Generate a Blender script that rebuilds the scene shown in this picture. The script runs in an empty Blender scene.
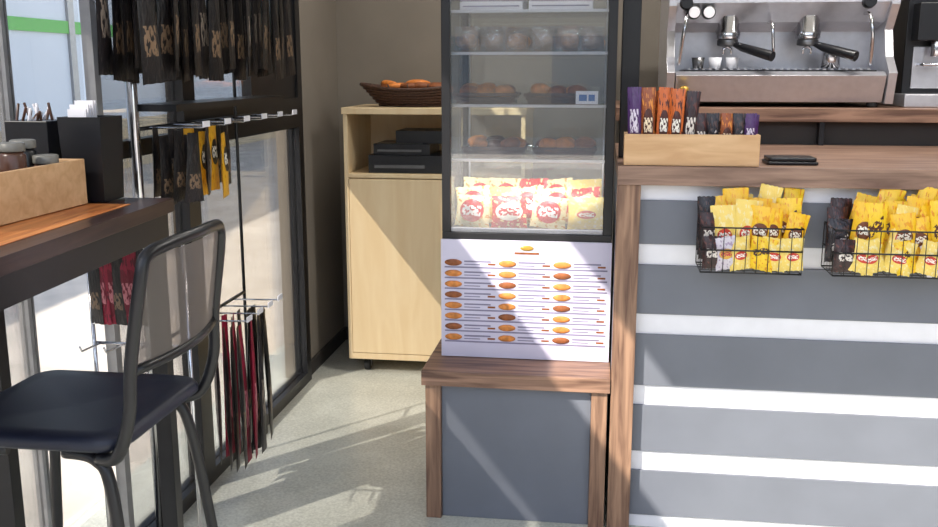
import bpy, math, random
from mathutils import Vector, Matrix
random.seed(7)
scene = bpy.context.scene
try:
    scene.view_settings.view_transform = 'Standard'
except Exception:
    pass
pi = math.pi

# ---------------------------------------------------------------- materials
def new_mat(name):
    m = bpy.data.materials.new(name); m.use_nodes = True
    return m, m.node_tree, m.node_tree.nodes['Principled BSDF']

def srgb(r, g, b):
    f = lambda c: (c/255/12.92) if c/255 <= .04045 else ((c/255+.055)/1.055)**2.4
    return (f(r), f(g), f(b), 1)

def plain(name, rgb, rough=.5, metal=0, var=.12, scale=18, bump=0.0, coat=0, emit=0):
    m, nt, b = new_mat(name)
    c = srgb(*rgb)
    tc = nt.nodes.new('ShaderNodeTexCoord')
    n = nt.nodes.new('ShaderNodeTexNoise'); n.inputs['Scale'].default_value = scale
    n.inputs['Detail'].default_value = 5
    nt.links.new(tc.outputs['Object'], n.inputs['Vector'])
    r = nt.nodes.new('ShaderNodeValToRGB')
    r.color_ramp.elements[0].position = .3; r.color_ramp.elements[1].position = .7
    r.color_ramp.elements[0].color = tuple(x*(1-var) for x in c[:3])+(1,)
    r.color_ramp.elements[1].color = tuple(min(1, x*(1+var)) for x in c[:3])+(1,)
    nt.links.new(n.outputs['Fac'], r.inputs['Fac'])
    nt.links.new(r.outputs['Color'], b.inputs['Base Color'])
    b.inputs['Roughness'].default_value = rough
    b.inputs['Metallic'].default_value = metal
    b.inputs['Coat Weight'].default_value = coat
    if emit:
        b.inputs['Emission Color'].default_value = (1, .97, .92, 1)
        b.inputs['Emission Strength'].default_value = emit
    if bump:
        bp = nt.nodes.new('ShaderNodeBump'); bp.inputs['Strength'].default_value = bump
        bp.inputs['Distance'].default_value = .004
        nt.links.new(n.outputs['Fac'], bp.inputs['Height'])
        nt.links.new(bp.outputs['Normal'], b.inputs['Normal'])
    return m

def wood(name, c1, c2, stretch=(1, 14, 14), rough=.45, scale=3.5):
    m, nt, b = new_mat(name)
    tc = nt.nodes.new('ShaderNodeTexCoord')
    mp = nt.nodes.new('ShaderNodeMapping'); mp.inputs['Scale'].default_value = stretch
    nt.links.new(tc.outputs['Object'], mp.inputs['Vector'])
    n = nt.nodes.new('ShaderNodeTexNoise'); n.inputs['Scale'].default_value = scale
    n.inputs['Detail'].default_value = 8; n.inputs['Distortion'].default_value = .6
    nt.links.new(mp.outputs['Vector'], n.inputs['Vector'])
    r = nt.nodes.new('ShaderNodeValToRGB')
    r.color_ramp.elements[0].position = .34; r.color_ramp.elements[1].position = .66
    r.color_ramp.elements[0].color = srgb(*c1); r.color_ramp.elements[1].color = srgb(*c2)
    nt.links.new(n.outputs['Fac'], r.inputs['Fac'])
    nt.links.new(r.outputs['Color'], b.inputs['Base Color'])
    b.inputs['Roughness'].default_value = rough
    bp = nt.nodes.new('ShaderNodeBump'); bp.inputs['Strength'].default_value = .15
    bp.inputs['Distance'].default_value = .003
    nt.links.new(n.outputs['Fac'], bp.inputs['Height'])
    nt.links.new(bp.outputs['Normal'], b.inputs['Normal'])
    return m

def glass(name, refl=.08, tint=(1, 1, 1, 1), haze=0.0, rough=.0, hcol=(.8, .82, .85, 1)):
    m = bpy.data.materials.new(name); m.use_nodes = True
    nt = m.node_tree; nt.nodes.clear()
    out = nt.nodes.new('ShaderNodeOutputMaterial')
    tr = nt.nodes.new('ShaderNodeBsdfTransparent'); tr.inputs['Color'].default_value = tint
    gl = nt.nodes.new('ShaderNodeBsdfGlossy'); gl.inputs['Roughness'].default_value = rough
    lw = nt.nodes.new('ShaderNodeLayerWeight'); lw.inputs['Blend'].default_value = .35
    ma = nt.nodes.new('ShaderNodeMath'); ma.operation = 'MULTIPLY_ADD'
    ma.inputs[1].default_value = .6; ma.inputs[2].default_value = refl
    ma.use_clamp = True
    nt.links.new(lw.outputs['Fresnel'], ma.inputs[0])
    mx = nt.nodes.new('ShaderNodeMixShader')
    nt.links.new(ma.outputs[0], mx.inputs['Fac'])
    nt.links.new(tr.outputs[0], mx.inputs[1]); nt.links.new(gl.outputs[0], mx.inputs[2])
    last = mx
    if haze:
        df = nt.nodes.new('ShaderNodeBsdfDiffuse'); df.inputs['Color'].default_value = hcol
        m2 = nt.nodes.new('ShaderNodeMixShader'); m2.inputs['Fac'].default_value = haze
        nt.links.new(mx.outputs[0], m2.inputs[1]); nt.links.new(df.outputs[0], m2.inputs[2]); last = m2
    nt.links.new(last.outputs[0], out.inputs['Surface'])
    return m

def pack(name, c1, c2, c3, rough=.28, cy=.5, rx=.34, ry=.16, c4=(245, 240, 230), ang=0):
    """printed wrapper: base colour with print, oval label with lettering band; uses UVs"""
    m, nt, b = new_mat(name)
    uv = nt.nodes.new('ShaderNodeTexCoord')
    sub = nt.nodes.new('ShaderNodeVectorMath'); sub.operation = 'SUBTRACT'; sub.inputs[1].default_value = (.5, cy, 0)
    nt.links.new(uv.outputs['UV'], sub.inputs[0])
    mp = nt.nodes.new('ShaderNodeMapping'); mp.vector_type = 'TEXTURE'
    mp.inputs['Rotation'].default_value = (0, 0, ang)
    mp.inputs['Scale'].default_value = (rx, ry, 1)
    nt.links.new(sub.outputs[0], mp.inputs['Vector'])
    ln = nt.nodes.new('ShaderNodeVectorMath'); ln.operation = 'LENGTH'
    nt.links.new(mp.outputs['Vector'], ln.inputs[0])
    lt = nt.nodes.new('ShaderNodeMath'); lt.operation = 'LESS_THAN'; lt.inputs[1].default_value = 1
    nt.links.new(ln.outputs['Value'], lt.inputs[0])
    n = nt.nodes.new('ShaderNodeTexNoise'); n.inputs['Scale'].default_value = 7
    n.inputs['Detail'].default_value = 3
    nt.links.new(uv.outputs['UV'], n.inputs['Vector'])
    gt = nt.nodes.new('ShaderNodeMath'); gt.operation = 'GREATER_THAN'; gt.inputs[1].default_value = .57
    nt.links.new(n.outputs['Fac'], gt.inputs[0])
    m1 = nt.nodes.new('ShaderNodeMix'); m1.data_type = 'RGBA'
    m1.inputs[6].default_value = srgb(*c1); m1.inputs[7].default_value = srgb(*c3)
    nt.links.new(gt.outputs[0], m1.inputs[0])
    m2 = nt.nodes.new('ShaderNodeMix'); m2.data_type = 'RGBA'
    m2.inputs[7].default_value = srgb(*c2)
    nt.links.new(m1.outputs[2], m2.inputs[6]); nt.links.new(lt.outputs[0], m2.inputs[0])
    sx = nt.nodes.new('ShaderNodeSeparateXYZ'); nt.links.new(mp.outputs['Vector'], sx.inputs[0])
    ab = nt.nodes.new('ShaderNodeMath'); ab.operation = 'ABSOLUTE'; nt.links.new(sx.outputs['Y'], ab.inputs[0])
    l2 = nt.nodes.new('ShaderNodeMath'); l2.operation = 'LESS_THAN'; l2.inputs[1].default_value = .45
    nt.links.new(ab.outputs[0], l2.inputs[0])
    ax = nt.nodes.new('ShaderNodeMath'); ax.operation = 'ABSOLUTE'; nt.links.new(sx.outputs['X'], ax.inputs[0])
    l3 = nt.nodes.new('ShaderNodeMath'); l3.operation = 'LESS_THAN'; l3.inputs[1].default_value = .78
    nt.links.new(ax.outputs[0], l3.inputs[0])
    v = nt.nodes.new('ShaderNodeTexNoise'); v.inputs['Scale'].default_value = 3.4; v.inputs['Detail'].default_value = 1
    nt.links.new(mp.outputs['Vector'], v.inputs['Vector'])
    g2 = nt.nodes.new('ShaderNodeMath'); g2.operation = 'GREATER_THAN'; g2.inputs[1].default_value = .47
    nt.links.new(v.outputs['Fac'], g2.inputs[0])
    mu = nt.nodes.new('ShaderNodeMath'); mu.operation = 'MULTIPLY'
    nt.links.new(l2.outputs[0], mu.inputs[0]); nt.links.new(l3.outputs[0], mu.inputs[1])
    mu2 = nt.nodes.new('ShaderNodeMath'); mu2.operation = 'MULTIPLY'
    nt.links.new(mu.outputs[0], mu2.inputs[0]); nt.links.new(g2.outputs[0], mu2.inputs[1])
    m3 = nt.nodes.new('ShaderNodeMix'); m3.data_type = 'RGBA'; m3.inputs[7].default_value = srgb(*c4)
    nt.links.new(m2.outputs[2], m3.inputs[6]); nt.links.new(mu2.outputs[0], m3.inputs[0])
    nt.links.new(m3.outputs[2], b.inputs['Base Color'])
    b.inputs['Roughness'].default_value = rough
    bp = nt.nodes.new('ShaderNodeBump'); bp.inputs['Strength'].default_value = .5; bp.inputs['Distance'].default_value = .006
    n3 = nt.nodes.new('ShaderNodeTexNoise'); n3.inputs['Scale'].default_value = 5; n3.inputs['Distortion'].default_value = 1.5
    nt.links.new(uv.outputs['UV'], n3.inputs['Vector'])
    nt.links.new(n3.outputs['Fac'], bp.inputs['Height']); nt.links.new(bp.outputs['Normal'], b.inputs['Normal'])
    return m

M = {}
M['black'] = plain('black_metal', (26, 26, 29), .35, .1)
M['blackpl'] = plain('black_plastic', (20, 21, 26), .35)
M['seat'] = plain('seat_black_plastic', (24, 29, 46), .42)
M['chrome'] = plain('chrome_tube', (215, 215, 220), .16, 1, .03)
M['steel'] = plain('brushed_steel', (206, 206, 212), .28, .7, .05, 40)
M['steelm'] = plain('steel_dark', (120, 120, 122), .3, .9)
M['alu'] = plain('aluminium_frame', (150, 150, 152), .4, .5)
M['white'] = plain('white_laminate', (230, 230, 236), .45, 0, .03)
M['grey'] = plain('grey_laminate', (108, 112, 122), .5, 0, .06, 6)
M['walnut'] = wood('walnut_trim', (98, 70, 56), (164, 128, 106))
M['walnutv'] = wood('walnut_trim_vertical', (98, 70, 56), (160, 126, 102), (14, 14, 1))
M['walnuttop'] = wood('walnut_top', (104, 78, 66), (160, 130, 112), (1, 12, 12), .38)
M['darkwood'] = wood('dark_table_top', (44, 30, 30), (70, 50, 44), (12, 1, 12), .3)
M['sunpatch'] = wood('table_sun_patch', (164, 92, 48), (214, 140, 78), (12, 1, 12), .35)  # sunlit tone of the table top, put into the colour
M['lightwood'] = wood('light_wood', (200, 158, 114), (218, 180, 136), (1.5, 10, 10), .5)
M['oak'] = wood('oak_cabinet', (228, 200, 156), (236, 212, 172), (8, 8, 1), .5, 2.5)
M['taupe'] = plain('taupe_wall_paint', (132, 124, 114), .8, 0, .05, 5, .1)
M['darkwall'] = plain('dark_wall_paint', (60, 56, 54), .7, 0, .08, 5)
M['panel'] = plain('black_panel', (24, 23, 25), .35, 0, .1)
M['ceil'] = plain('ceiling_paint', (215, 214, 210), .8)
M['fillglow'] = plain('fill_diffuser', (255, 255, 250), .5, 0, .01, 5, 0, 0, 6)  # glow for the added ceiling fills and the case strip
M['glass'] = glass('window_glass', .06)
M['fglass'] = glass('display_glass', .1, (.95, .96, .97, 1), .03)
M['shelfglass'] = glass('shelf_glass', .08, (.88, .92, .92, 1), .07)
M['mesh'] = glass('mesh_back_fabric', .02, (.42, .40, .40, 1), .25, .4, (.35, .3, .27, 1))
M['paper'] = plain('white_paper', (238, 236, 242), .6, 0, .02)
M['lav'] = plain('poster_paper', (208, 204, 224), .55, 0, .02)
M['ink'] = plain('grey_print', (130, 124, 150), .6)
M['crust'] = plain('baked_crust', (206, 130, 62), .6, 0, .35, 60)
M['crust2'] = plain('dark_crust', (140, 80, 42), .6, 0, .35, 60)
M['clear'] = glass('clear_wrap', .2, (.95, .95, .95, 1), .18, .1)
M['jarbrown'] = plain('brown_jar', (84, 56, 44), .3)
M['jar2'] = plain('jar_lid_grey', (120, 118, 112), .4)
M['rubber'] = plain('rubber', (30, 30, 30), .7)
M['wicker'] = plain('dark_wicker', (78, 52, 40), .6, 0, .4, 90, .5)
M['orange'] = plain('orange_wrap', (220, 130, 56), .5, 0, .3, 40)
M['gold'] = plain('brass', (200, 160, 70), .3, .5)
M['blueprint'] = plain('blue_print', (70, 110, 170), .5)
P = {}
P['yel'] = pack('wrapper_yellow', (244, 194, 34), (112, 58, 26), (234, 160, 24), cy=.55, rx=.34, ry=.15)
P['yel3'] = pack('wrapper_yellow_bold', (246, 204, 40), (246, 204, 40), (228, 150, 30), cy=.6, rx=.46, ry=.24, c4=(84, 42, 26), ang=.3)
P['yel2'] = pack('wrapper_gold', (244, 214, 110), (206, 60, 40), (246, 226, 160), cy=.45, rx=.28, ry=.13)
P['purp'] = pack('wrapper_purple', (78, 44, 100), (78, 44, 100), (54, 30, 76), cy=.55, rx=.4, ry=.35, c4=(222, 212, 228))
P['dark'] = pack('wrapper_dark', (52, 32, 34), (52, 32, 34), (96, 50, 44), cy=.5, rx=.42, ry=.3, c4=(228, 220, 212))
P['brown'] = pack('wrapper_brown', (150, 78, 40), (80, 38, 28), (220, 140, 60), cy=.5, rx=.4, ry=.22, c4=(240, 220, 190))
P['pink'] = pack('wrapper_silver', (214, 206, 216), (214, 166, 70), (170, 150, 176), cy=.5, rx=.3, ry=.16, c4=(190, 60, 70))
P['orng'] = pack('wrapper_orange', (206, 104, 44), (74, 34, 28), (90, 46, 34), cy=.5, rx=.36, ry=.2)
P['blk'] = pack('wrapper_black', (34, 28, 34), (34, 28, 34), (76, 52, 48), .25, .45, .44, .22, (206, 198, 196), .4)
P['acc'] = pack('pouch_black', (26, 24, 26), (34, 30, 30), (52, 46, 44), .35, .3, .44, .24, (130, 106, 84))
P['acc2'] = pack('pouch_grey', (48, 44, 46), (40, 36, 38), (78, 72, 70), .35, .4, .4, .3, (150, 136, 124))
P['accr'] = pack('pouch_red', (158, 32, 62), (120, 20, 44), (96, 20, 40), .5, .4, .4, .3, (210, 130, 140))
P['accy'] = pack('pouch_yellow', (228, 170, 34), (40, 36, 30), (206, 140, 24), .4, .6, .36, .2)
P['cro'] = pack('wrapper_croissant', (244, 226, 170), (206, 26, 38), (220, 156, 70), .25, .52, .36, .36, (250, 246, 240))
P['cro2'] = pack('wrapper_croissant_red', (200, 34, 40), (246, 240, 226), (236, 210, 150), .25, .5, .4, .28, (206, 26, 38))

# ---------------------------------------------------------------- builder
class B:
    def __init__(s, name):
        s.name = name; s.v = []; s.f = []; s.mi = []; s.sm = []; s.uv = []; s.mats = []
    def _m(s, mat):
        if mat not in s.mats: s.mats.append(mat)
        return s.mats.index(mat)
    def face(s, idx, mi, sm=False, uv=None):
        s.f.append(idx); s.mi.append(mi); s.sm.append(sm); s.uv.append(uv or [(0.5, 0.5)]*len(idx))
    def box(s, x0, x1, y0, y1, z0, z1, mat, mtx=None):
        mi = s._m(mat); o = len(s.v)
        pts = [(x0, y0, z0), (x1, y0, z0), (x1, y1, z0), (x0, y1, z0), (x0, y0, z1), (x1, y0, z1), (x1, y1, z1), (x0, y1, z1)]
        for p in pts:
            p = Vector(p)
            s.v.append(mtx @ p if mtx else p)
        U = [(0, 0), (1, 0), (1, 1), (0, 1)]
        for q in [(0, 3, 2, 1), (4, 5, 6, 7), (0, 1, 5, 4), (1, 2, 6, 5), (2, 3, 7, 6), (3, 0, 4, 7)]:
            s.face([o+i for i in q], mi, False, U)
        return s
    def ring_tube(s, rings, mat, cap=True, sm=True, closed=False):
        mi = s._m(mat); o = len(s.v); n = len(rings[0])
        for r in rings:
            for p in r: s.v.append(Vector(p))
        R = len(rings)
        for i in range(R if closed else R-1):
            i2 = (i+1) % R
            for j in range(n):
                k = (j+1) % n
                s.face([o+i*n+j, o+i*n+k, o+i2*n+k, o+i2*n+j], mi, sm)
        if cap and not closed:
            s.face([o+j for j in range(n)][::-1], mi); s.face([o+(R-1)*n+j for j in range(n)], mi)
        return s
    def tube(s, pts, r, mat, n=10, closed=False, smooth=0):
        pts = [Vector(p) for p in pts]
        if smooth: pts = catmull(pts, smooth, closed)
        N = len(pts); rings = []
        t0 = (pts[1]-pts[0]).normalized()
        a = Vector((0, 0, 1)) if abs(t0.z) < .9 else Vector((1, 0, 0))
        nrm = t0.cross(a).normalized()
        for i in range(N):
            if closed: t = (pts[(i+1) % N]-pts[i-1])
            elif i == 0: t = pts[1]-pts[0]
            elif i == N-1: t = pts[-1]-pts[-2]
            else: t = pts[i+1]-pts[i-1]
            t.normalize()
            nrm = (nrm-t*nrm.dot(t)).normalized(); bn = t.cross(nrm)
            rr = r[i] if isinstance(r, (list, tuple)) else r
            rings.append([pts[i]+(nrm*math.cos(2*pi*j/n)+bn*math.sin(2*pi*j/n))*rr for j in range(n)])
        return s.ring_tube(rings, mat, True, True, closed)
    def lathe(s, c, prof, mat, n=24, axis='z', mtx=None):
        c = Vector(c); rings = []
        for (r, h) in prof:
            ring = []
            for j in range(n):
                a = 2*pi*j/n
                if axis == 'z': p = Vector((r*math.cos(a), r*math.sin(a), h))
                elif axis == 'y': p = Vector((r*math.cos(a), -h, r*math.sin(a)))
                else: p = Vector((h, r*math.cos(a), r*math.sin(a)))
                if mtx: p = mtx @ p
                ring.append(c+p)
            rings.append(ring)
        return s.ring_tube(rings, mat, True, True)
    def pillow(s, c, w, h, d, mat, rz=0, rx=0, ry=0, nx=10, nz=10, crimp=.06, taper=0):
        """bag, width along local x, height z, bottom-centre at c"""
        mi = s._m(mat)
        mt = Matrix.Translation(Vector(c)) @ Matrix.Rotation(rz, 4, 'Z') @ Matrix.Rotation(rx, 4, 'X') @ Matrix.Rotation(ry, 4, 'Y')
        for sd in (-1, 1):
            o = len(s.v)
            for j in range(nz+1):
                v = j/nz
                for i in range(nx+1):
                    u = i/nx
                    vv = min(max((v-crimp)/(1-2*crimp), 0), 1)
                    t = d*.5*(math.sin(pi*u)**.6)*(math.sin(pi*vv)**.5 if 0 < vv < 1 else 0)
                    t *= 1+.18*math.sin(u*11+v*7+c[0]*50)
                    wz = (1-.06*math.sin(pi*v))*(1-taper*v)
                    zz = h*v + (.0018*((i % 2)-.5) if j in (0, nz) else 0)
                    s.v.append(mt @ Vector(((u-.5)*w*wz, sd*(t+.0006), zz)))
            for j in range(nz):
                for i in range(nx):
                    q = [o+j*(nx+1)+i, o+j*(nx+1)+i+1, o+(j+1)*(nx+1)+i+1, o+(j+1)*(nx+1)+i]
                    uv = [(i/nx, j/nz), ((i+1)/nx, j/nz), ((i+1)/nx, (j+1)/nz), (i/nx, (j+1)/nz)]
                    if sd > 0: q = q[::-1]; uv = uv[::-1]
                    s.face(q, mi, True, uv)
        return s
    def blob(s, c, rx, ry, rz, mat, n=12, m=8, rot=0, bend=0):
        rings = []
        for i in range(m+1):
            a = -pi/2+pi*i/m*.999+.0005
            ring = []
            for j in range(n):
                t = 2*pi*j/n
                x = math.sin(a)*rx; cr = math.cos(a)*(1+.12*math.sin(i*3.1))
                p = Vector((x, ry*cr*math.cos(t)+bend*(x/rx)**2, rz*cr*math.sin(t)))
                ring.append(Vector(c)+Matrix.Rotation(rot, 3, 'Z') @ p)
            rings.append(ring)
        return s.ring_tube(rings, mat)
    def rslab(s, cx, cy, hx, hy, z0, z1, mat, rad=.05, bev=.01, dip=0, n=8):
        def outline(off):
            pts = []
            for (sx, sy, a0) in [(1, 1, 0), (-1, 1, 90), (-1, -1, 180), (1, -1, 270)]:
                for k in range(n+1):
                    a = math.radians(a0+90*k/n)
                    pts.append((cx+sx*(hx-rad)+(rad-off)*math.cos(a), cy+sy*(hy-rad)+(rad-off)*math.sin(a)))
            return pts
        rings = []
        for off, z in [(bev*1.5, z0), (0, z0+bev), (0, z1-bev), (bev*.4, z1-bev*.4), (bev*1.2, z1)]:
            rings.append([(x, y, z) for x, y in outline(off)])
        base = outline(bev*1.2)
        for f in (.8, .55, .3, .05):
            rings.append([(cx+(x-cx)*f, cy+(y-cy)*f, z1-dip*(1-f)**.8) for x, y in base])
        return s.ring_tube(rings, mat)
    def done(s, bevel=0, parent=None):
        c = sum(s.v, Vector())/len(s.v)
        me = bpy.data.meshes.new(s.name)
        me.from_pydata([tuple(v-c) for v in s.v], [], s.f)
        for m in s.mats: me.materials.append(m)
        ul = me.uv_layers.new(name='UVMap')
        for p, mi, sm, uv in zip(me.polygons, s.mi, s.sm, s.uv):
            p.material_index = mi; p.use_smooth = sm
            for li, t in zip(p.loop_indices, uv): ul.data[li].uv = t
        ob = bpy.data.objects.new(s.name, me); ob.location = c
        scene.collection.objects.link(ob)
        if bevel:
            md = ob.modifiers.new('bevel', 'BEVEL'); md.width = bevel; md.segments = 2
            md.limit_method = 'ANGLE'; md.angle_limit = math.radians(50)
        if parent: ob.parent = parent
        return ob

def catmull(P_, k, closed=False):
    out = []; N = len(P_)
    for i in range(N if closed else N-1):
        if closed: p0, p1, p2, p3 = P_[i-1], P_[i], P_[(i+1) % N], P_[(i+2) % N]
        else: p0, p1, p2, p3 = P_[max(i-1, 0)], P_[i], P_[i+1], P_[min(i+2, N-1)]
        for j in range(k):
            t = j/k
            out.append(.5*((2*p1)+(p2-p0)*t+(2*p0-5*p1+4*p2-p3)*t*t+(3*p1-p0-3*p2+p3)*t**3))
    if not closed: out.append(P_[-1])
    return out

# ---------------------------------------------------------------- room shell
WX = -1.38
m, nt, b = new_mat('floor_vinyl')
tc = nt.nodes.new('ShaderNodeTexCoord'); n1 = nt.nodes.new('ShaderNodeTexNoise'); n1.inputs['Scale'].default_value = 3
n1.inputs['Detail'].default_value = 8
n2 = nt.nodes.new('ShaderNodeTexNoise'); n2.inputs['Scale'].default_value = 110
nt.links.new(tc.outputs['Object'], n1.inputs['Vector']); nt.links.new(tc.outputs['Object'], n2.inputs['Vector'])
ad = nt.nodes.new('ShaderNodeMath'); ad.operation = 'MULTIPLY_ADD'; ad.inputs[1].default_value = .5
nt.links.new(n1.outputs['Fac'], ad.inputs[0])
sc = nt.nodes.new('ShaderNodeMath'); sc.operation = 'MULTIPLY'; sc.inputs[1].default_value = .5
nt.links.new(n2.outputs['Fac'], sc.inputs[0]); nt.links.new(sc.outputs[0], ad.inputs[2])
r = nt.nodes.new('ShaderNodeValToRGB'); r.color_ramp.elements[0].position = .38; r.color_ramp.elements[1].position = .62
r.color_ramp.elements[0].color = srgb(172, 173, 163); r.color_ramp.elements[1].color = srgb(208, 209, 198)
nt.links.new(ad.outputs[0], r.inputs['Fac']); nt.links.new(r.outputs['Color'], b.inputs['Base Color'])
b.inputs['Roughness'].default_value = .3
M['floor'] = m
B('floor').box(-1.68, 2.6, -.6, 5.0, -.06, 0, M['floor']).done()
B('wall_back').box(-1.48, 2.6, 4.9, 5.0, 0, 2.65, M['taupe']).done()
B('wall_right').box(2.5, 2.6, 1.0, 4.9, 0, 2.65, M['darkwall']).done()
B('wall_left').box(WX-.1, WX, 4.2, 4.9, 0, 2.65, M['taupe']).done()
B('ceiling').box(-1.46, 2.6, .9, 5.0, 2.65, 2.75, M['ceil']).done()
B('baseboard_left').box(WX, WX+.012, 4.2, 4.9, 0, .07, M['darkwall']).done()
B('baseboard_back').box(WX+.012, 0, 4.885, 4.9, 0, .07, M['darkwall']).done()

# left glazed wall, far bay
T0, T1 = 1.74, 2.36
w = B('window_1')
w.box(WX-.03, WX+.03, 2.45, 4.2, 0, .05, M['black'])
w.box(WX-.03, WX+.03, 4.14, 4.2, .05, 2.65, M['black'])
w.box(WX-.03, WX+.03, 2.96, 3.05, .05, 2.65, M['black'])
w.box(WX-.015, WX+.015, 2.45, 2.48, .05, 2.65, M['alu'])
w.box(WX-.03, WX+.03, 3.05, 4.14, 1.2, 1.33, M['black'])
w.box(WX-.02, WX+.02, 2.48, 2.96, 1.2, 1.25, M['black'])
w.box(WX-.03, WX+.03, 2.48, 2.96, T0, T1, M['black'])
w.box(WX-.03, WX+.03, 3.05, 3.6, T0, T1, M['black'])
w.box(WX-.02, WX+.02, 3.6, 4.14, 1.33, 2.65, M['panel'])
w.box(WX-.004, WX+.004, 3.05, 4.14, .05, 1.2, M['glass'])
w.box(WX-.004, WX+.004, 2.48, 2.96, .05, 1.2, M['glass'])
w.box(WX-.004, WX+.004, 2.48, 2.96, 1.25, T0, M['glass'])
w.box(WX-.004, WX+.004, 3.05, 3.6, 1.33, T0, M['glass'])
w.done()
w = B('window_2')
NX = -1.62
w.box(NX-.03, NX+.03, .2, 2.45, 0, .05, M['alu'])
w.box(NX-.03, NX+.03, .2, 2.45, T0+.15, T1, M['black'])
w.box(NX-.03, NX+.03, .2, .27, .05, T0+.15, M['black'])
w.box(NX-.015, NX+.015, 2.42, 2.45, .05, T0+.15, M['alu'])
w.box(NX-.004, NX+.004, .27, 2.42, .05, T0+.15, M['glass'])
w.box(NX+.015, WX-.015, 2.42, 2.45, 0, .05, M['alu'])
w.box(NX+.015, WX-.015, 2.436, 2.442, .05, T0+.15, M['glass'])
w.done()

# exterior
pave = plain('pavement', (196, 188, 178), .85, 0, .16, 2)
B('street_ground').box(-40, 40, -40, 40, -.2, -.07, pave).done()
eb = B('street_building')
ewall = plain('exterior_white_wall', (200, 208, 218), .6, 0, .04, 1)
egreen = plain('green_stripe', (80, 168, 70), .5)
edark = plain('exterior_dark_glass', (90, 104, 120), .1)
ecream = plain('exterior_cream_base', (206, 188, 158), .7, 0, .05, 1)
eb.box(-9, -7.5, -6, 26, -.07, 5, ewall)
eb.box(-7.5, -7.46, -6, 26, -.07, .7, ecream)
eb.box(-7.5, -7.47, -6, 26, 1.95, 2.12, egreen)
for i in range(8):
    eb.box(-7.5, -7.46, -4+i*3.6, -2.2+i*3.6, 2.6, 4.1, edark)
    eb.box(-7.5, -7.46, -1.6+i*3.6, -1.45+i*3.6, .7, 5, M['alu'])
eb.done()
sb = B('opposite_building')
fac = plain('facade', (176, 164, 150), .8, 0, .1, 1)
sb.box(-18, 18, -18, -16, -.07, 5, fac)
for i in range(9):
    for j in range(2):
        sb.box(-16+i*3.7, -14.2+i*3.7, -16, -15.95, .7+j*2.3, 2.2+j*2.3, edark)
sb.done()

# ---------------------------------------------------------------- oak cabinet
c = B('storage_cabinet')
x0, x1, y0, y1 = -1.2, -.35, 4.33, 4.8
c.box(x0, x0+.02, y0, y1, .07, 1.25, M['oak']); c.box(x1-.02, x1, y0, y1, .07, 1.25, M['oak'])
c.box(x0-.005, x1+.005, y0-.01, y1, 1.25, 1.28, M['oak'])
c.box(x0+.02, x1-.02, y0, y1, .07, .1, M['oak'])
c.box(x0+.02, x1-.02, y0, y1-.02, .955, .975, M['oak'])
c.box(x0+.02, x1-.02, y1-.02, y1, .1, 1.25, M['oak'])
c.box(x0+.022, -.7, y0-.002, y0+.016, .103, .95, M['oak']); c.box(-.697, x1-.022, y0-.002, y0+.016, .103, .95, M['oak'])
for cx in (x0+.08, x1-.08):
    for cy in (y0+.06, y1-.06):
        c.lathe((cx-.014, cy, .03), [(.012, 0), (.03, 0), (.03, .028), (.012, .028)], M['rubber'], 16, 'x')
        c.box(cx-.02, cx+.02, cy-.012, cy+.012, .05, .07, M['steelm'])
        c.box(cx-.02, cx-.016, cy-.012, cy+.012, .02, .055, M['steelm'])
        c.box(cx+.016, cx+.02, cy-.012, cy+.012, .02, .055, M['steelm'])
c.done(.002)
p = B('receipt_printer')
p.box(-1.09, -.72, 4.36, 4.66, .9765, 1.06, M['blackpl']); p.box(-1.07, -.8, 4.38, 4.64, 1.06, 1.11, M['blackpl'])
p.box(-.97, -.74, 4.42, 4.66, 1.11, 1.17, M['blackpl'])
p.box(-1.06, -.82, 4.352, 4.362, 1.0, 1.015, M['steelm']); p.box(-1.05, -.84, 4.374, 4.382, 1.075, 1.085, M['steelm'])
p.box(-1.05, -.84, 4.39, 4.48, 1.111, 1.113, M['steelm'])
p.done(.01)
k = B('snack_bread_basket')
cx, cy = -.9, 4.5
for i in range(7):
    z = 1.289+i*.014; a = .13+.012*i; bb = .075+.01*i
    k.tube([(cx+a*1.25*math.cos(t*pi/12), cy+bb*math.sin(t*pi/12), z+.012*i/6*math.cos(t*pi/6)) for t in range(24)], .008, M['wicker'], 6, True)
for t in range(16):
    an = t*pi/8
    k.tube([(cx+.155*math.cos(an), cy+.075*math.sin(an), 1.288), (cx+.25*math.cos(an), cy+.135*math.sin(an), 1.385)], .004, M['wicker'], 5)
k.lathe((cx, cy, 1.2805), [(.06, 0), (.09, 0), (.09, .008), (.06, .008)], M['wicker'], 20)
for i in range(16):
    k.blob((cx+random.uniform(-.16, .16), cy+random.uniform(-.06, .06), 1.345+random.uniform(0, .045)), .06, .024, .018,
           random.choice([M['orange'], M['crust'], M['crust2']]), rot=random.uniform(-.9, .9), bend=.02)
k.done()

# ---------------------------------------------------------------- pedestal + display fridge
q = B('display_pedestal')
q.box(-.555, .043, 2.85, 3.6, .462, .51, M['walnut'])
q.box(-.545, -.495, 2.865, 2.905, 0, .462, M['walnutv']); q.box(-.015, .035, 2.865, 2.905, 0, .462, M['walnutv'])
q.box(-.495, -.015, 2.885, 2.9, 0, .462, M['grey'])
q.box(-.545, -.53, 2.905, 3.58, 0, .462, M['grey']); q.box(.02, .035, 2.905, 3.58, 0, .462, M['grey'])
q.box(-.53, .02, 3.565, 3.58, 0, .462, M['grey'])
q.done(.002)

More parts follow.
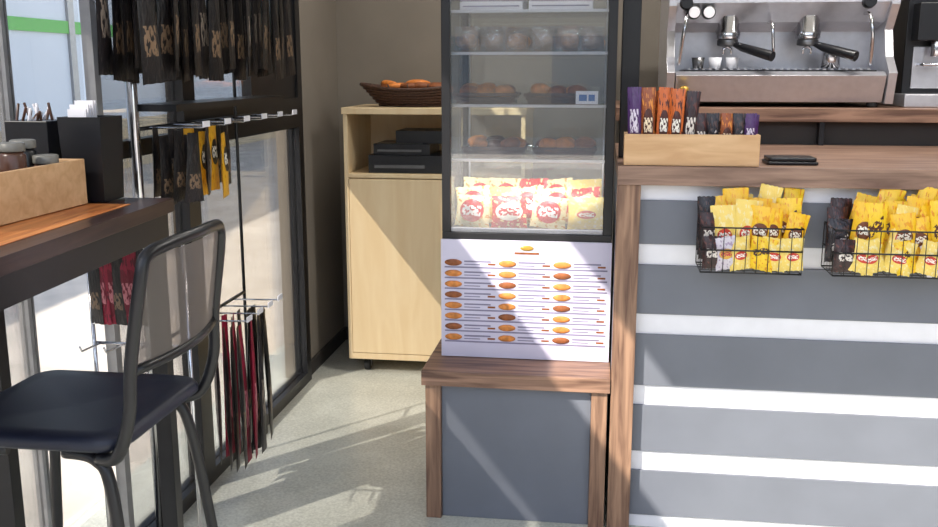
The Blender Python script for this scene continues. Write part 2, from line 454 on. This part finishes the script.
fr = B('refrigerated_display_case')
fx0, fx1, fy0, fy1 = -.515, .035, 3.03, 3.5
fr.box(fx0, fx1, fy0, fy1, .512, .905, M['white'])
fr.box(fx0, fx1, fy0, fy1, .905, .93, M['black'])
fr.box(fx0, fx1, fy0, fy1, 1.95, 2.1, M['black'])
for xa in (fx0, fx1-.028):
    fr.box(xa, xa+.028, fy0, fy0+.03, .93, 1.95, M['black'])
    fr.box(xa, xa+.028, fy1-.03, fy1, .93, 1.95, M['black'])
fr.box(fx0+.028, fx1-.028, fy0+.008, fy0+.014, .93, 1.95, M['fglass'])
fr.box(fx0+.01, fx0+.016, fy0+.03, fy1-.03, .93, 1.95, M['shelfglass'])
fr.box(fx1-.016, fx1-.01, fy0+.03, fy1-.03, .93, 1.95, M['shelfglass'])
fr.box(fx0+.028, fx1-.028, fy1-.02, fy1-.01, .93, 1.95, M['shelfglass'])
fr.box(fx0+.028, fx1-.028, fy0+.008, fy0+.02, .93, .945, M['steel'])
SH = [1.16, 1.335, 1.5, 1.63, 1.8]
for z in SH:
    fr.box(fx0+.02, fx1-.02, fy0+.05, fy1-.04, z, z+.006, M['shelfglass'])
    fr.box(fx0+.02, fx1-.02, fy0+.045, fy0+.05, z-.003, z+.007, M['steel'])
fr.box(fx0+.04, fx1-.04, fy0+.03, fy0+.05, 1.93, 1.95, M['fillglow'])
for xa in (fx0+.03, fx1-.036):
    fr.box(xa, xa+.006, fy1-.06, fy1-.05, .95, 1.93, M['steel'])
fo = fr.done(.002)
for zz in (1.92, 1.15):  # added fill lights that brighten the inside of the case
    ld = bpy.data.lights.new('case_fill', 'AREA'); ld.shape = 'RECTANGLE'; ld.size = .4; ld.size_y = .03; ld.energy = 1.6
    lo = bpy.data.objects.new('case_fill', ld); scene.collection.objects.link(lo); lo.parent = fo
    lo.location = Vector((-.24, fy0+.07, zz))-fo.location
    lo.rotation_euler = (math.radians(25), 0, 0)

random.seed(21)
pp = B('packaged_croissants')
for r_ in range(3):
    n = 5 if r_ else 4
    for i in range(n):
        x = fx0+.085+i*.38/(n-1)
        kd = ['cro', 'cro2', 'cro', 'yel2', 'cro'][(i+r_*2) % 5]
        pp.pillow((x, fy0+.09+r_*.085, .935), .12, .105+.02*r_, .05, P[kd], rz=random.uniform(-.2, .2), rx=-.15, ry=random.uniform(-.15, .15))
pp.done()
pp = B('wrapped_pastries')
for r_ in range(2):
    for i in range(6):
        x = fx0+.075+i*.08+random.uniform(-.008, .008)
        y = fy0+.13+r_*.14
        pp.blob((x, y, 1.54), .038, .045, .028, M['crust2' if (i+r_) % 2 else 'crust'], rot=random.uniform(-.5, .5), bend=.015)
        pp.pillow((x, y-.04, 1.508), .085, .08, .07, M['clear'], rz=random.uniform(-.3, .3), rx=random.uniform(-.3, .1))
for (z, col) in ((1.341, ('crust', 'crust2')), (1.166, ('crust2', 'crust', 'jarbrown'))):
    for bx_ in range(2):
        cx = fx0+.155+bx_*.235 - (.0 if z < 1.2 else .03)
        for k_ in range(3):
            hx, hy = .09+.006*k_, .075+.006*k_
            pp.tube([(cx-hx, fy0+.19-hy, z+.006+k_*.012), (cx+hx, fy0+.19-hy, z+.006+k_*.012), (cx+hx, fy0+.19+hy, z+.006+k_*.012), (cx-hx, fy0+.19+hy, z+.006+k_*.012)], .006, M['wicker'], 6, True)
        for i in range(6):
            pp.blob((cx-.06+.06*(i % 3), fy0+.15+.07*(i//3), z+.034+.012*random.random()), .038, .026, .022, M[random.choice(col)], rot=random.uniform(-.9, .9), bend=.015)
pp.done()
pp = B('pastry_box_stack')
for i in range(4):
    z = 1.637+i*.03
    for xx in (fx0+.05, fx0+.27):
        pp.box(xx, xx+.2, fy0+.07, fy0+.27, z, z+.027, M['paper'])
        pp.box(xx+.01, xx+.19, fy0+.069, fy0+.07, z+.01, z+.014, M['ink'])
pp.done(.002)
pp = B('price_tag')
pp.box(-.09, -.02, fy0+.035, fy0+.038, 1.344, 1.385, M['paper'])
pp.box(-.08, -.055, fy0+.0335, fy0+.035, 1.354, 1.374, M['blueprint']); pp.box(-.05, -.03, fy0+.0335, fy0+.035, 1.354, 1.374, M['blueprint'])
pp.box(-.09, -.02, fy0+.038, fy0+.06, 1.344, 1.347, M['paper'])
pp.done()

po = B('pastry_menu_poster')
px0, px1 = -.517, .037
po.box(px0, px1, 3.018, 3.028, .512, .908, M['lav'])
for r_ in range(8):
    z = .832-r_*.036
    po.box(px0+.012, px1-.012, 3.0172, 3.018, z-.018, z-.013, M['ink'])
    for cidx in range(3):
        xx = px0+.015+cidx*.178
        po.blob((xx+.026, 3.0165, z), .029, .0035, .0115, M['crust' if (r_+cidx) % 3 else 'crust2'], n=10, m=8, bend=0)
        po.box(xx+.062, xx+.15, 3.0172, 3.018, z+.002, z+.007, M['ink'])
        po.box(xx+.062, xx+.115, 3.0172, 3.018, z-.007, z-.004, M['ink'])
        po.box(xx+.14, xx+.165, 3.0172, 3.018, z-.007, z-.001, M['crust2'])
po.blob((-.235, 3.0165, .885), .022, .003, .009, M['gold'])
po.box(-.275, -.195, 3.0172, 3.018, .864, .871, M['crust2'])
po.done()

# ---------------------------------------------------------------- main counter
ct = B('service_counter')
ct.box(.045, 2.2, 2.85, 3.78, 1.115, 1.172, M['walnuttop'])
ct.box(.045, .115, 2.855, 2.93, 0, 1.115, M['walnutv'])
ct.box(.115, 2.2, 2.9, 2.915, 0, 1.115, M['white'])
zc = [1.098, .899, .68, .449, .230, .012]
for a_, b_ in zip(zc[:-1], zc[1:]):
    ct.box(.115, 2.2, 2.892, 2.9, b_+.032, a_-.032, M['grey'])
ct.box(.045, .06, 2.93, 3.78, 0, 1.115, M['grey'])
ct.box(2.18, 2.2, 2.93, 4.6, 0, 1.115, M['grey'])
ct.box(.045, 2.2, 3.72, 4.6, 1.26, 1.31, M['walnut'])
ct.box(.06, 2.2, 3.78, 3.8, .0, 1.26, M['darkwall'])
ct.box(.06, .08, 3.8, 4.58, .0, 1.26, M['darkwall'])
for i in range(4):
    ct.box(.3+i*.5, .32+i*.5, 3.735, 3.78, 1.172, 1.26, M['blackpl'])
ct.done(.002)
B('support_post').box(.05, .108, 3.12, 3.18, 1.1725, 2.65, M['black']).done(.003)

bx = B('candy_display_box')
X0, X1, Y0, Y1 = .062, .452, 2.865, 2.965
bx.box(X0, X1, Y0, Y0+.01, 1.173, 1.265, M['lightwood']); bx.box(X0, X1, Y1-.01, Y1, 1.173, 1.265, M['lightwood'])
bx.box(X0, X0+.01, Y0+.01, Y1-.01, 1.173, 1.265, M['lightwood']); bx.box(X1-.01, X1, Y0+.01, Y1-.01, 1.173, 1.265, M['lightwood'])
bx.box(X0+.01, X1-.01, Y0+.01, Y1-.01, 1.173, 1.18, M['lightwood'])
bx.done(.001)
cb = B('chocolate_bars')
tall = ['purp', 'brown', 'orng', 'orng', 'dark']
for i in range(5):
    for d_ in range(3):
        cb.pillow((X0+.032+i*.038+d_*.003, Y0+.024+d_*.024, 1.181), .042, .225-.004*i-.01*d_+random.uniform(-.006, .006), .018, P[tall[i]], rz=random.uniform(-.2, .2), rx=-.03, ry=random.uniform(-.04, .07))
for i in range(5):
    for d_ in range(3):
        cb.pillow((X0+.222+i*.036+d_*.002, Y0+.024+d_*.024, 1.181), .038, .145-.004*d_, .018, P[['dark', 'blk', 'brown', 'blk', 'purp'][i]], rz=random.uniform(-.2, .2), rx=-.03, ry=random.uniform(-.06, .06))
cb.done()
tb = B('tablet_tray')
tb.rslab(.56, 2.985, .075, .055, 1.1725, 1.182, M['blackpl'], .012, .002)
tb.rslab(.56, 2.985, .07, .05, 1.182, 1.194, M['black'], .012, .002)
tb.done()

def wire_basket(x0, x1, seed):
    random.seed(seed)
    y0, y1, zb, zt = 2.745, 2.889, .88, 1.01
    g = B('wire_snack_basket')
    def loop(z, yb=y1-.003):
        g.tube([(x0, y0, z), (x1, y0, z), (x1, yb, z), (x0, yb, z)], .0026, M['black'], 6, True)
    loop(zt); loop(zb); loop((zt+zb)/2)
    n = int((x1-x0)/.03)
    for i in range(n+1):
        x = x0+(x1-x0)*i/n
        g.tube([(x, y1-.003, zt), (x, y1-.003, zb), (x, y0, zb), (x, y0, zt)], .0013, M['black'], 5)
    for i in range(4):
        y = y0+(y1-y0)*i/4
        g.tube([(x0, y, zt), (x0, y, zb), (x1, y, zb), (x1, y, zt)], .0013, M['black'], 5)
    for x in (x0+.03, x1-.03):
        g.tube([(x, y1-.003, zt), (x, y1-.002, 1.06), (x, y1-.001, 1.075)], .003, M['black'], 6)
    ob = g.done()
    s = B('snack_bags')
    W = x1-x0; kinds = ['yel', 'yel3', 'yel2', 'yel3', 'yel', 'yel3', 'yel']
    nb = int(W/.046)
    for row in range(4):
        for i in range(nb):
            x = x0+.03+(W-.06)*i/(nb-1)
            kd = random.choice(['blk', 'dark']) if i == 0 else random.choice(kinds)
            if row == 0: kd = random.choice(['pink', 'yel2', 'brown', 'yel3', 'yel', 'pink', 'yel2']) if i else 'dark'
            z = zb+.006+(0 if row == 0 else .015+row*.008)
            s.pillow((x+random.uniform(-.008, .008), y0+.022+row*.029, z), (.05 if i == 0 else .058)+random.uniform(0, .024), .095 if row == 0 else .14+row*.014+random.uniform(-.03, .03), .028,
                     P[kd], rz=random.uniform(-.2, .2), ry=random.uniform(-.3, .3) if i else random.uniform(-.05, .05), rx=random.uniform(-.06, .02))
    so = s.done()
    so.parent = ob; so.matrix_parent_inverse = Matrix.Translation(-ob.location)
    return ob
wire_basket(.287, .567, 3); wire_basket(.652, 1.08, 5)

# ---------------------------------------------------------------- espresso machine
e = B('espresso_machine')
a, b2 = .24, 1.07; yf, yb = 3.80, 4.4; zb = 1.311
for x in (a+.06, b2-.06):
    for y in (yf+.05, yb-.06):
        e.lathe((x, y, zb), [(.018, 0), (.022, .004), (.018, .03)], M['rubber'], 14)
def prism(bld, xa, xb, prof, mat):
    mi = bld._m(mat); o = len(bld.v); n = len(prof)
    for x in (xa, xb):
        for (y, z) in prof: bld.v.append(Vector((x, y, z)))
    bld.face([o+i for i in range(n)][::-1], mi); bld.face([o+n+i for i in range(n)], mi)
    for i in range(n):
        k2 = (i+1) % n
        bld.face([o+i, o+k2, o+n+k2, o+n+i], mi)
prism(e, a+.03, b2-.03, [(yf+.03, 1.33), (yf-.01, 1.43), (yf+.02, 1.445), (yb, 1.445), (yb, 1.33)], M['steel'])
e.box(a+.06, b2-.06, yf+.02, yf+.24, 1.445, 1.45, M['black'])
for i in range(26):
    x = a+.075+i*.0265
    e.box(x, x+.012, yf+.03, yf+.23, 1.45, 1.455, M['steel'])
for xs in (a-.005, b2-.025):
    prism(e, xs, xs+.03, [(yf+.01, 1.325), (yf-.02, 1.44), (yf+.05, 1.5), (yf+.09, 1.6), (yf+.02, 1.69), (yf+.02, 1.84), (yb+.01, 1.84), (yb+.01, 1.325)], M['steel'])
e.box(a+.025, b2-.025, yf+.26, yb, 1.445, 1.62, M['steel'])
prism(e, a+.025, b2-.025, [(yf+.1, 1.63), (yf+.03, 1.70), (yf+.03, 1.83), (yb, 1.83), (yb, 1.6), (yf+.26, 1.6)], M['steel'])
e.box(a+.1, b2-.1, yf+.025, yf+.031, 1.72, 1.8, M['blackpl'])
for xg in (.47, .77):
    e.lathe((xg, yf+.11, 1.565), [(.03, 0), (.046, .004), (.046, .03), (.04, .04), (.04, .09)], M['chrome'], 24)
    e.lathe((xg, yf+.11, 1.54), [(.03, 0), (.04, .005), (.04, .025)], M['steelm'], 24)
    e.box(xg-.035, xg+.035, yf+.09, yf+.27, 1.6, 1.65, M['chrome'])
    e.tube([(xg+.02, yf+.09, 1.55), (xg+.05, yf+.06, 1.535), (xg+.15, yf-.03, 1.50)], [.01, .016, .02], M['blackpl'], 12)
    for sx in (-.015, .015):
        e.tube([(xg, yf+.11, 1.54), (xg+sx, yf+.11, 1.53), (xg+sx, yf+.11, 1.51)], .005, M['chrome'], 8)
    e.box(xg-.06, xg+.06, yf+.086, yf+.1, 1.66, 1.69, M['blackpl'])
for gx in (.33, .385):
    e.lathe((gx, yf+.03, 1.665), [(.025, -.03), (.025, .012), (.022, .014)], M['blackpl'], 20, 'y')
    e.lathe((gx, yf+.015, 1.665), [(.021, 0), (.021, .002)], M['paper'], 20, 'y')
for wx, sg in ((.3, -1), (.965, 1)):
    e.tube([(wx, yf+.08, 1.66), (wx, yf, 1.65), (wx+.01*sg, yf-.02, 1.58), (wx+.02*sg, yf+.02, 1.47)], .007, M['chrome'], 8, smooth=5)
    e.lathe((wx, yf+.04, 1.7), [(.022, -.02), (.026, .01), (.022, .04)], M['blackpl'], 16, 'y')
e.tube([(.62, yf+.1, 1.63), (.62, yf+.02, 1.62), (.63, yf+.02, 1.52)], .006, M['chrome'], 8, smooth=4)
e.box(a+.03, b2-.03, yf+.03, yb-.02, 1.83, 1.85, M['steelm'])
e.done(.003)
cm = B('coffee_tamper')
cm.lathe((.3, 3.76, 1.311), [(.024, 0), (.026, .003), (.026, .02), (.01, .026), (.009, .04), (.018, .055), (.016, .075), (.006, .08)], M['gold'], 20)
cm.done()
cc = B('coffee_cups')
for i in range(3):
    x = .36+i*.065
    cc.lathe((x, yf+.1, 1.456), [(.018, 0), (.02, .002), (.026, .042), (.024, .042), (.017, .008)], M['white' if i else 'steelm'], 18)
cc.lathe((.86, yf+.11, 1.456), [(.03, 0), (.034, .004), (.034, .06), (.028, .085), (.026, .085), (.03, .058), (.028, .01)], M['chrome'], 20)
cc.done()
gr = B('coffee_grinder')
gx0 = 1.13
gr.box(gx0, gx0+.24, 3.86, 4.25, 1.311, 1.36, M['steel'])
gr.box(gx0+.02, gx0+.22, 3.98, 4.24, 1.36, 1.72, M['blackpl'])
gr.box(gx0+.05, gx0+.19, 3.972, 3.98, 1.38, 1.54, M['steel'])
gr.box(gx0+.04, gx0+.2, 3.9, 3.98, 1.56, 1.7, M['blackpl'])
gr.tube([(gx0+.12, 3.93, 1.56), (gx0+.12, 3.93, 1.5)], .022, M['chrome'], 14)
gr.tube([(gx0+.07, 3.98, 1.47), (gx0+.07, 3.9, 1.47), (gx0+.17, 3.9, 1.47), (gx0+.17, 3.98, 1.47)], .006, M['chrome'], 8)
gr.lathe((gx0+.12, 4.1, 1.72), [(.05, 0), (.06, .03), (.1, .12), (.1, .24), (.09, .25)], M['clear'], 24)
gr.lathe((gx0+.12, 4.1, 1.725), [(.045, 0), (.055, .03), (.09, .1), (.02, .12)], M['crust2'], 20)
gr.done(.008)

# ---------------------------------------------------------------- bar table
t = B('bar_table')
TX0, TX1, TY0, TY1, TZ = -1.53, -1.075, .95, 2.34, 1.12
t.box(TX0, TX1, TY0, TY1, TZ-.035, TZ, M['darkwood'])
t.box(TX0+.02, TX1-.06, TY0+.02, TY1-.13, TZ, TZ+.002, M['sunpatch'])  # painted patch of sunlight, laid as a thin sheet over the dark top
t.box(TX1-.05, TX1-.01, TY0+.02, TY1-.02, TZ-.1, TZ-.035, M['black']); t.box(TX0+.02, TX0+.05, TY0+.02, TY1-.02, TZ-.1, TZ-.035, M['black'])
t.box(TX0+.05, TX1-.05, TY1-.06, TY1-.02, TZ-.1, TZ-.035, M['black'])
for (x, y) in ((TX1-.06, TY1-.07), (TX1-.06, TY0+.02), (TX0+.02, TY0+.02), (TX0+.14, 1.93)):
    t.box(x, x+.042, y, y+.042, 0, TZ-.035, M['black'])
to = t.done(.003)
to.rotation_euler = (0, 0, .06)
w = B('wooden_condiment_box')
X0, X1, Y0, Y1, Z0, Z1 = -1.43, -1.27, 1.72, 2.2, 1.1235, 1.235
w.box(X0, X1, Y0, Y0+.012, Z0, Z1, M['lightwood']); w.box(X0, X1, Y1-.012, Y1, Z0, Z1, M['lightwood'])
w.box(X0, X0+.012, Y0+.012, Y1-.012, Z0, Z1, M['lightwood']); w.box(X1-.012, X1, Y0+.012, Y1-.012, Z0, Z1, M['lightwood'])
w.box(X0+.012, X1-.012, Y0+.012, Y1-.012, Z0, Z0+.01, M['lightwood'])
w.done(.002)
j = B('condiment_jars')
for (x, y, h, mm) in ((-1.33, 2.0, .155, 'jarbrown'), (-1.36, 2.09, .155, 'blackpl'), (-1.39, 2.02, .13, 'jar2'), (-1.34, 1.9, .13, 'jarbrown'), (-1.305, 2.09, .12, 'jarbrown')):
    j.lathe((x, y, Z0+.0105), [(.026, 0), (.029, .004), (.029, h-.03), (.024, h-.02)], M[mm], 20)
    j.lathe((x, y, Z0+.0105+h-.02), [(.028, 0), (.029, .002), (.029, .018), (.026, .02)], M['jar2' if mm != 'jar2' else 'blackpl'], 20)
j.done()
n_ = B('napkin_holder')
cx, cy = -1.295, 2.285
rings = []
for s_, z in ((.05, 1.1225), (.057, 1.335), (.052, 1.335), (.045, 1.14)):
    rings.append([(cx-s_, cy-s_, z), (cx+s_, cy-s_, z), (cx+s_, cy+s_, z), (cx-s_, cy+s_, z)])
n_.ring_tube(rings, M['blackpl'], True, False)
for i in range(5):
    n_.box(cx-.04, cx+.01, cy-.035+i*.012, cy-.031+i*.012, 1.18, 1.35+random.uniform(0, .025), M['paper'])
n_.done()
s_ = B('stirrer_box')
s_.box(-1.49, -1.375, 2.22, 2.33, 1.1225, 1.325, M['blackpl'])
for i in range(18):
    x = -1.48+.09*random.random(); y = 2.23+.09*random.random()
    s_.tube([(x, y, 1.32), (x+random.uniform(-.02, .02), y+random.uniform(-.02, .02), 1.35+random.uniform(-.01, .02))], .004, M['paper' if i % 2 else 'jarbrown'], 6)
s_.done(.004)

# ---------------------------------------------------------------- bar stool
st = B('bar_stool')
sx, sy, sz = -1.075, 1.755, .775
st.rslab(sx, sy, .2, .2, sz-.035, sz, M['seat'], .06, .012, .012)
RX = sx+.2
st.tube([(sx-.14, sy-.15, sz-.045), (sx+.15, sy-.15, sz-.045), (sx+.15, sy+.15, sz-.045), (sx-.14, sy+.15, sz-.045)], .011, M['black'], 10, True)
for ax in (-1, 1):
    for ay in (-1, 1):
        st.tube([(sx+ax*.06, sy+ay*.15, sz-.05), (sx+ax*.13, sy+ay*.165, sz-.055), (sx+ax*.165, sy+ay*.175, sz-.12), (sx+ax*.2, sy+ay*.2, .35), (sx+ax*.23, sy+ay*.22, .01)],
                .0125, M['black'], 12, smooth=6)
        st.lathe((sx+ax*.23, sy+ay*.22, 0), [(.014, 0), (.017, .003), (.015, .025)], M['rubber'], 12)
zf = .3; ex, ey = .203, .2
st.tube([(sx-ex, sy-ey, zf), (sx+ex, sy-ey, zf), (sx+ex, sy+ey, zf), (sx-ex, sy+ey, zf)], .009, M['black'], 10, True)
f0 = [(RX-.06, sy-.17, sz-.05), (RX-.01, sy-.19, sz-.035), (RX+.022, sy-.195, sz+.05), (RX+.03, sy-.19, sz+.15), (RX+.055, sy-.182, sz+.3), (RX+.062, sy-.165, sz+.345), (RX+.075, sy-.1, sz+.357),
      (RX+.085, sy, sz+.36)]
path = f0+[(x, 2*sy-y, z) for (x, y, z) in f0[-2::-1]]
st.tube(path, .0125, M['black'], 12, smooth=5)
def backpt(u, v):
    y = sy-.185+.37*u
    cv = .028*math.sin(pi*u)
    return (RX+.028+.03*v+cv, y, sz+.13+.215*v)
st.tube([backpt(i/8, 0) for i in range(9)], .01, M['black'], 10)
mi = st._m(M['mesh']); o = len(st.v); nu, nv = 12, 6
for jv in range(nv+1):
    for iu in range(nu+1): st.v.append(Vector(backpt(iu/nu, jv/nv)))
for jv in range(nv):
    for iu in range(nu):
        st.face([o+jv*(nu+1)+iu, o+jv*(nu+1)+iu+1, o+(jv+1)*(nu+1)+iu+1, o+(jv+1)*(nu+1)+iu], mi, True)
st.done()

# ---------------------------------------------------------------- hook display rack
rk = B('hook_display_rack')
RXx = -1.31
for y in (2.54, 3.3):
    rk.tube([(RXx, y, 0), (RXx, y, 2.6)], .016 if y < 3 else .006, M['chrome'] if y < 3 else M['black'], 12)
rk.box(RXx-.025, RXx+.06, 2.52, 2.56, 0, .02, M['black'])
for z in (1.8, 1.285, .64):
    rk.tube([(RXx, 2.54, z), (RXx, 3.5 if z > 1.2 else 3.3, z)], .006, M['black'], 8)
rk.box(RXx-.01, RXx+.12, 2.56, 3.48, 1.335, 1.355, M['black'])
def hook(y, z, L=.17, tag=True):
    rk.tube([(RXx, y, z), (RXx+L, y, z+.004), (RXx+L+.01, y, z+.018)], .003, M['chrome'], 6)
    if tag:
        rk.box(RXx+L+.008, RXx+L+.012, y-.022, y+.022, z+.005, z+.022, M['paper'])
for i in range(8): hook(2.45+i*.14, 1.8)
for i in range(6): hook(2.62+i*.16, 1.285)
for i in range(4): hook(2.88+i*.1, .64)
rk.done()
ac = B('hanging_accessory_pouches')
def bundle(bld, x, y, ztop, h, w_, kind, n=5, dx=.03, flare=.03, alt='acc2'):
    for i in range(n):
        bld.pillow((x+i*dx, y+random.uniform(-.012, .012), ztop-h+random.uniform(-.02, .02)), w_, h, .016, P[kind if random.random() < .75 else alt],
                   rz=pi/2+random.uniform(-.35, .35), ry=random.uniform(-flare, flare)*2, nx=5, nz=7, taper=.45)
random.seed(11)
for i in range(9):
    bundle(ac, RXx+.03, 2.36+i*.135, 1.79, .355, .08, 'acc', 5, .033, .06)
ac.done()
ac = B('hanging_small_packs')
for i, kd in ((0, 'acc'), (1, 'acc2'), (2, 'accy'), (3, 'acc')):
    bundle(ac, RXx+.03, 2.6+i*.12, 1.275, .2, .08, kd, 4 if i < 3 else 3, .035, .03, kd)
ac.done()
ac = B('hanging_cable_bundles')
for i in (0, 1, 2, 3):
    bundle(ac, RXx+.06, 2.88+i*.08, .63, .5, .055, 'accr' if i == 1 else 'acc', 4, .03, .07)
ac.done()

rk = B('hook_stand')
rk.tube([(-1.4, 2.4, .99), (-1.12, 2.4, .99)], .006, M['chrome'], 8)
rk.tube([(-1.12, 2.4, .99), (-1.12, 2.4, 0)], .006, M['chrome'], 8)
rk.tube([(-1.4, 2.4, .99), (-1.4, 2.4, 0)], .006, M['chrome'], 8)
rk.tube([(-1.4, 2.4, .7), (-1.12, 2.4, .7)], .005, M['chrome'], 8)
for i in range(4):
    x = -1.38+i*.07
    rk.tube([(x, 2.4, .7), (x, 2.3, .705), (x, 2.29, .72)], .003, M['chrome'], 6)
rk.done()
ac = B('hanging_red_pouches')
for i in range(7):
    ac.pillow((-1.375+i*.022, 2.382, .76), .05, .225, .016, P['accr' if i % 3 else 'acc'], rz=random.uniform(-.6, .6), nx=5, nz=7)
ac.done()

# ---------------------------------------------------------------- lights
def added_ceiling_fill(x, y, e_):  # unseen fixture with area light, added to brighten the interior
    g = B('added_ceiling_fill')
    g.box(x-.3, x+.3, y-.06, y+.06, 2.615, 2.648, M['white']); g.box(x-.28, x+.28, y-.045, y+.045, 2.608, 2.6145, M['fillglow'])
    ob = g.done(.003)
    ld = bpy.data.lights.new('ceiling_fill_area', 'AREA'); ld.shape = 'RECTANGLE'; ld.size = .56; ld.size_y = .1; ld.energy = e_; ld.color = (1, .96, .9)
    lo = bpy.data.objects.new('ceiling_fill_area', ld); scene.collection.objects.link(lo)
    lo.parent = ob; lo.location = (0, 0, -.03)
added_ceiling_fill(.7, 3.4, 20); added_ceiling_fill(-.6, 4.1, 9); added_ceiling_fill(1.8, 3.0, 14)

wd = bpy.data.worlds.new('World'); scene.world = wd; wd.use_nodes = True
nt = wd.node_tree; bg = nt.nodes['Background']
sky = nt.nodes.new('ShaderNodeTexSky'); sky.sky_type = 'NISHITA'; sky.sun_disc = False
sky.sun_elevation = math.radians(40); sky.sun_rotation = math.radians(-140)
hs = nt.nodes.new('ShaderNodeHueSaturation'); hs.inputs['Saturation'].default_value = .6
nt.links.new(sky.outputs[0], hs.inputs['Color'])
nt.links.new(hs.outputs[0], bg.inputs['Color']); bg.inputs['Strength'].default_value = .42
sd = bpy.data.lights.new('sun', 'SUN'); sd.energy = 8.5; sd.angle = .009; sd.color = (1, .93, .82)
so = bpy.data.objects.new('sun', sd); scene.collection.objects.link(so)
d = Vector((.5, .585, -.64)); so.rotation_euler = d.to_track_quat('-Z', 'Y').to_euler(); so.location = (-3, -3, 5)

cam = bpy.data.cameras.new('camera'); co = bpy.data.objects.new('camera', cam); scene.collection.objects.link(co)
co.location = (0, 0, 1.45); co.rotation_euler = (math.radians(90-11.51), 0, math.radians(8))
cam.sensor_width = 36; cam.lens = 950/938*36; cam.clip_start = .05
scene.camera = co
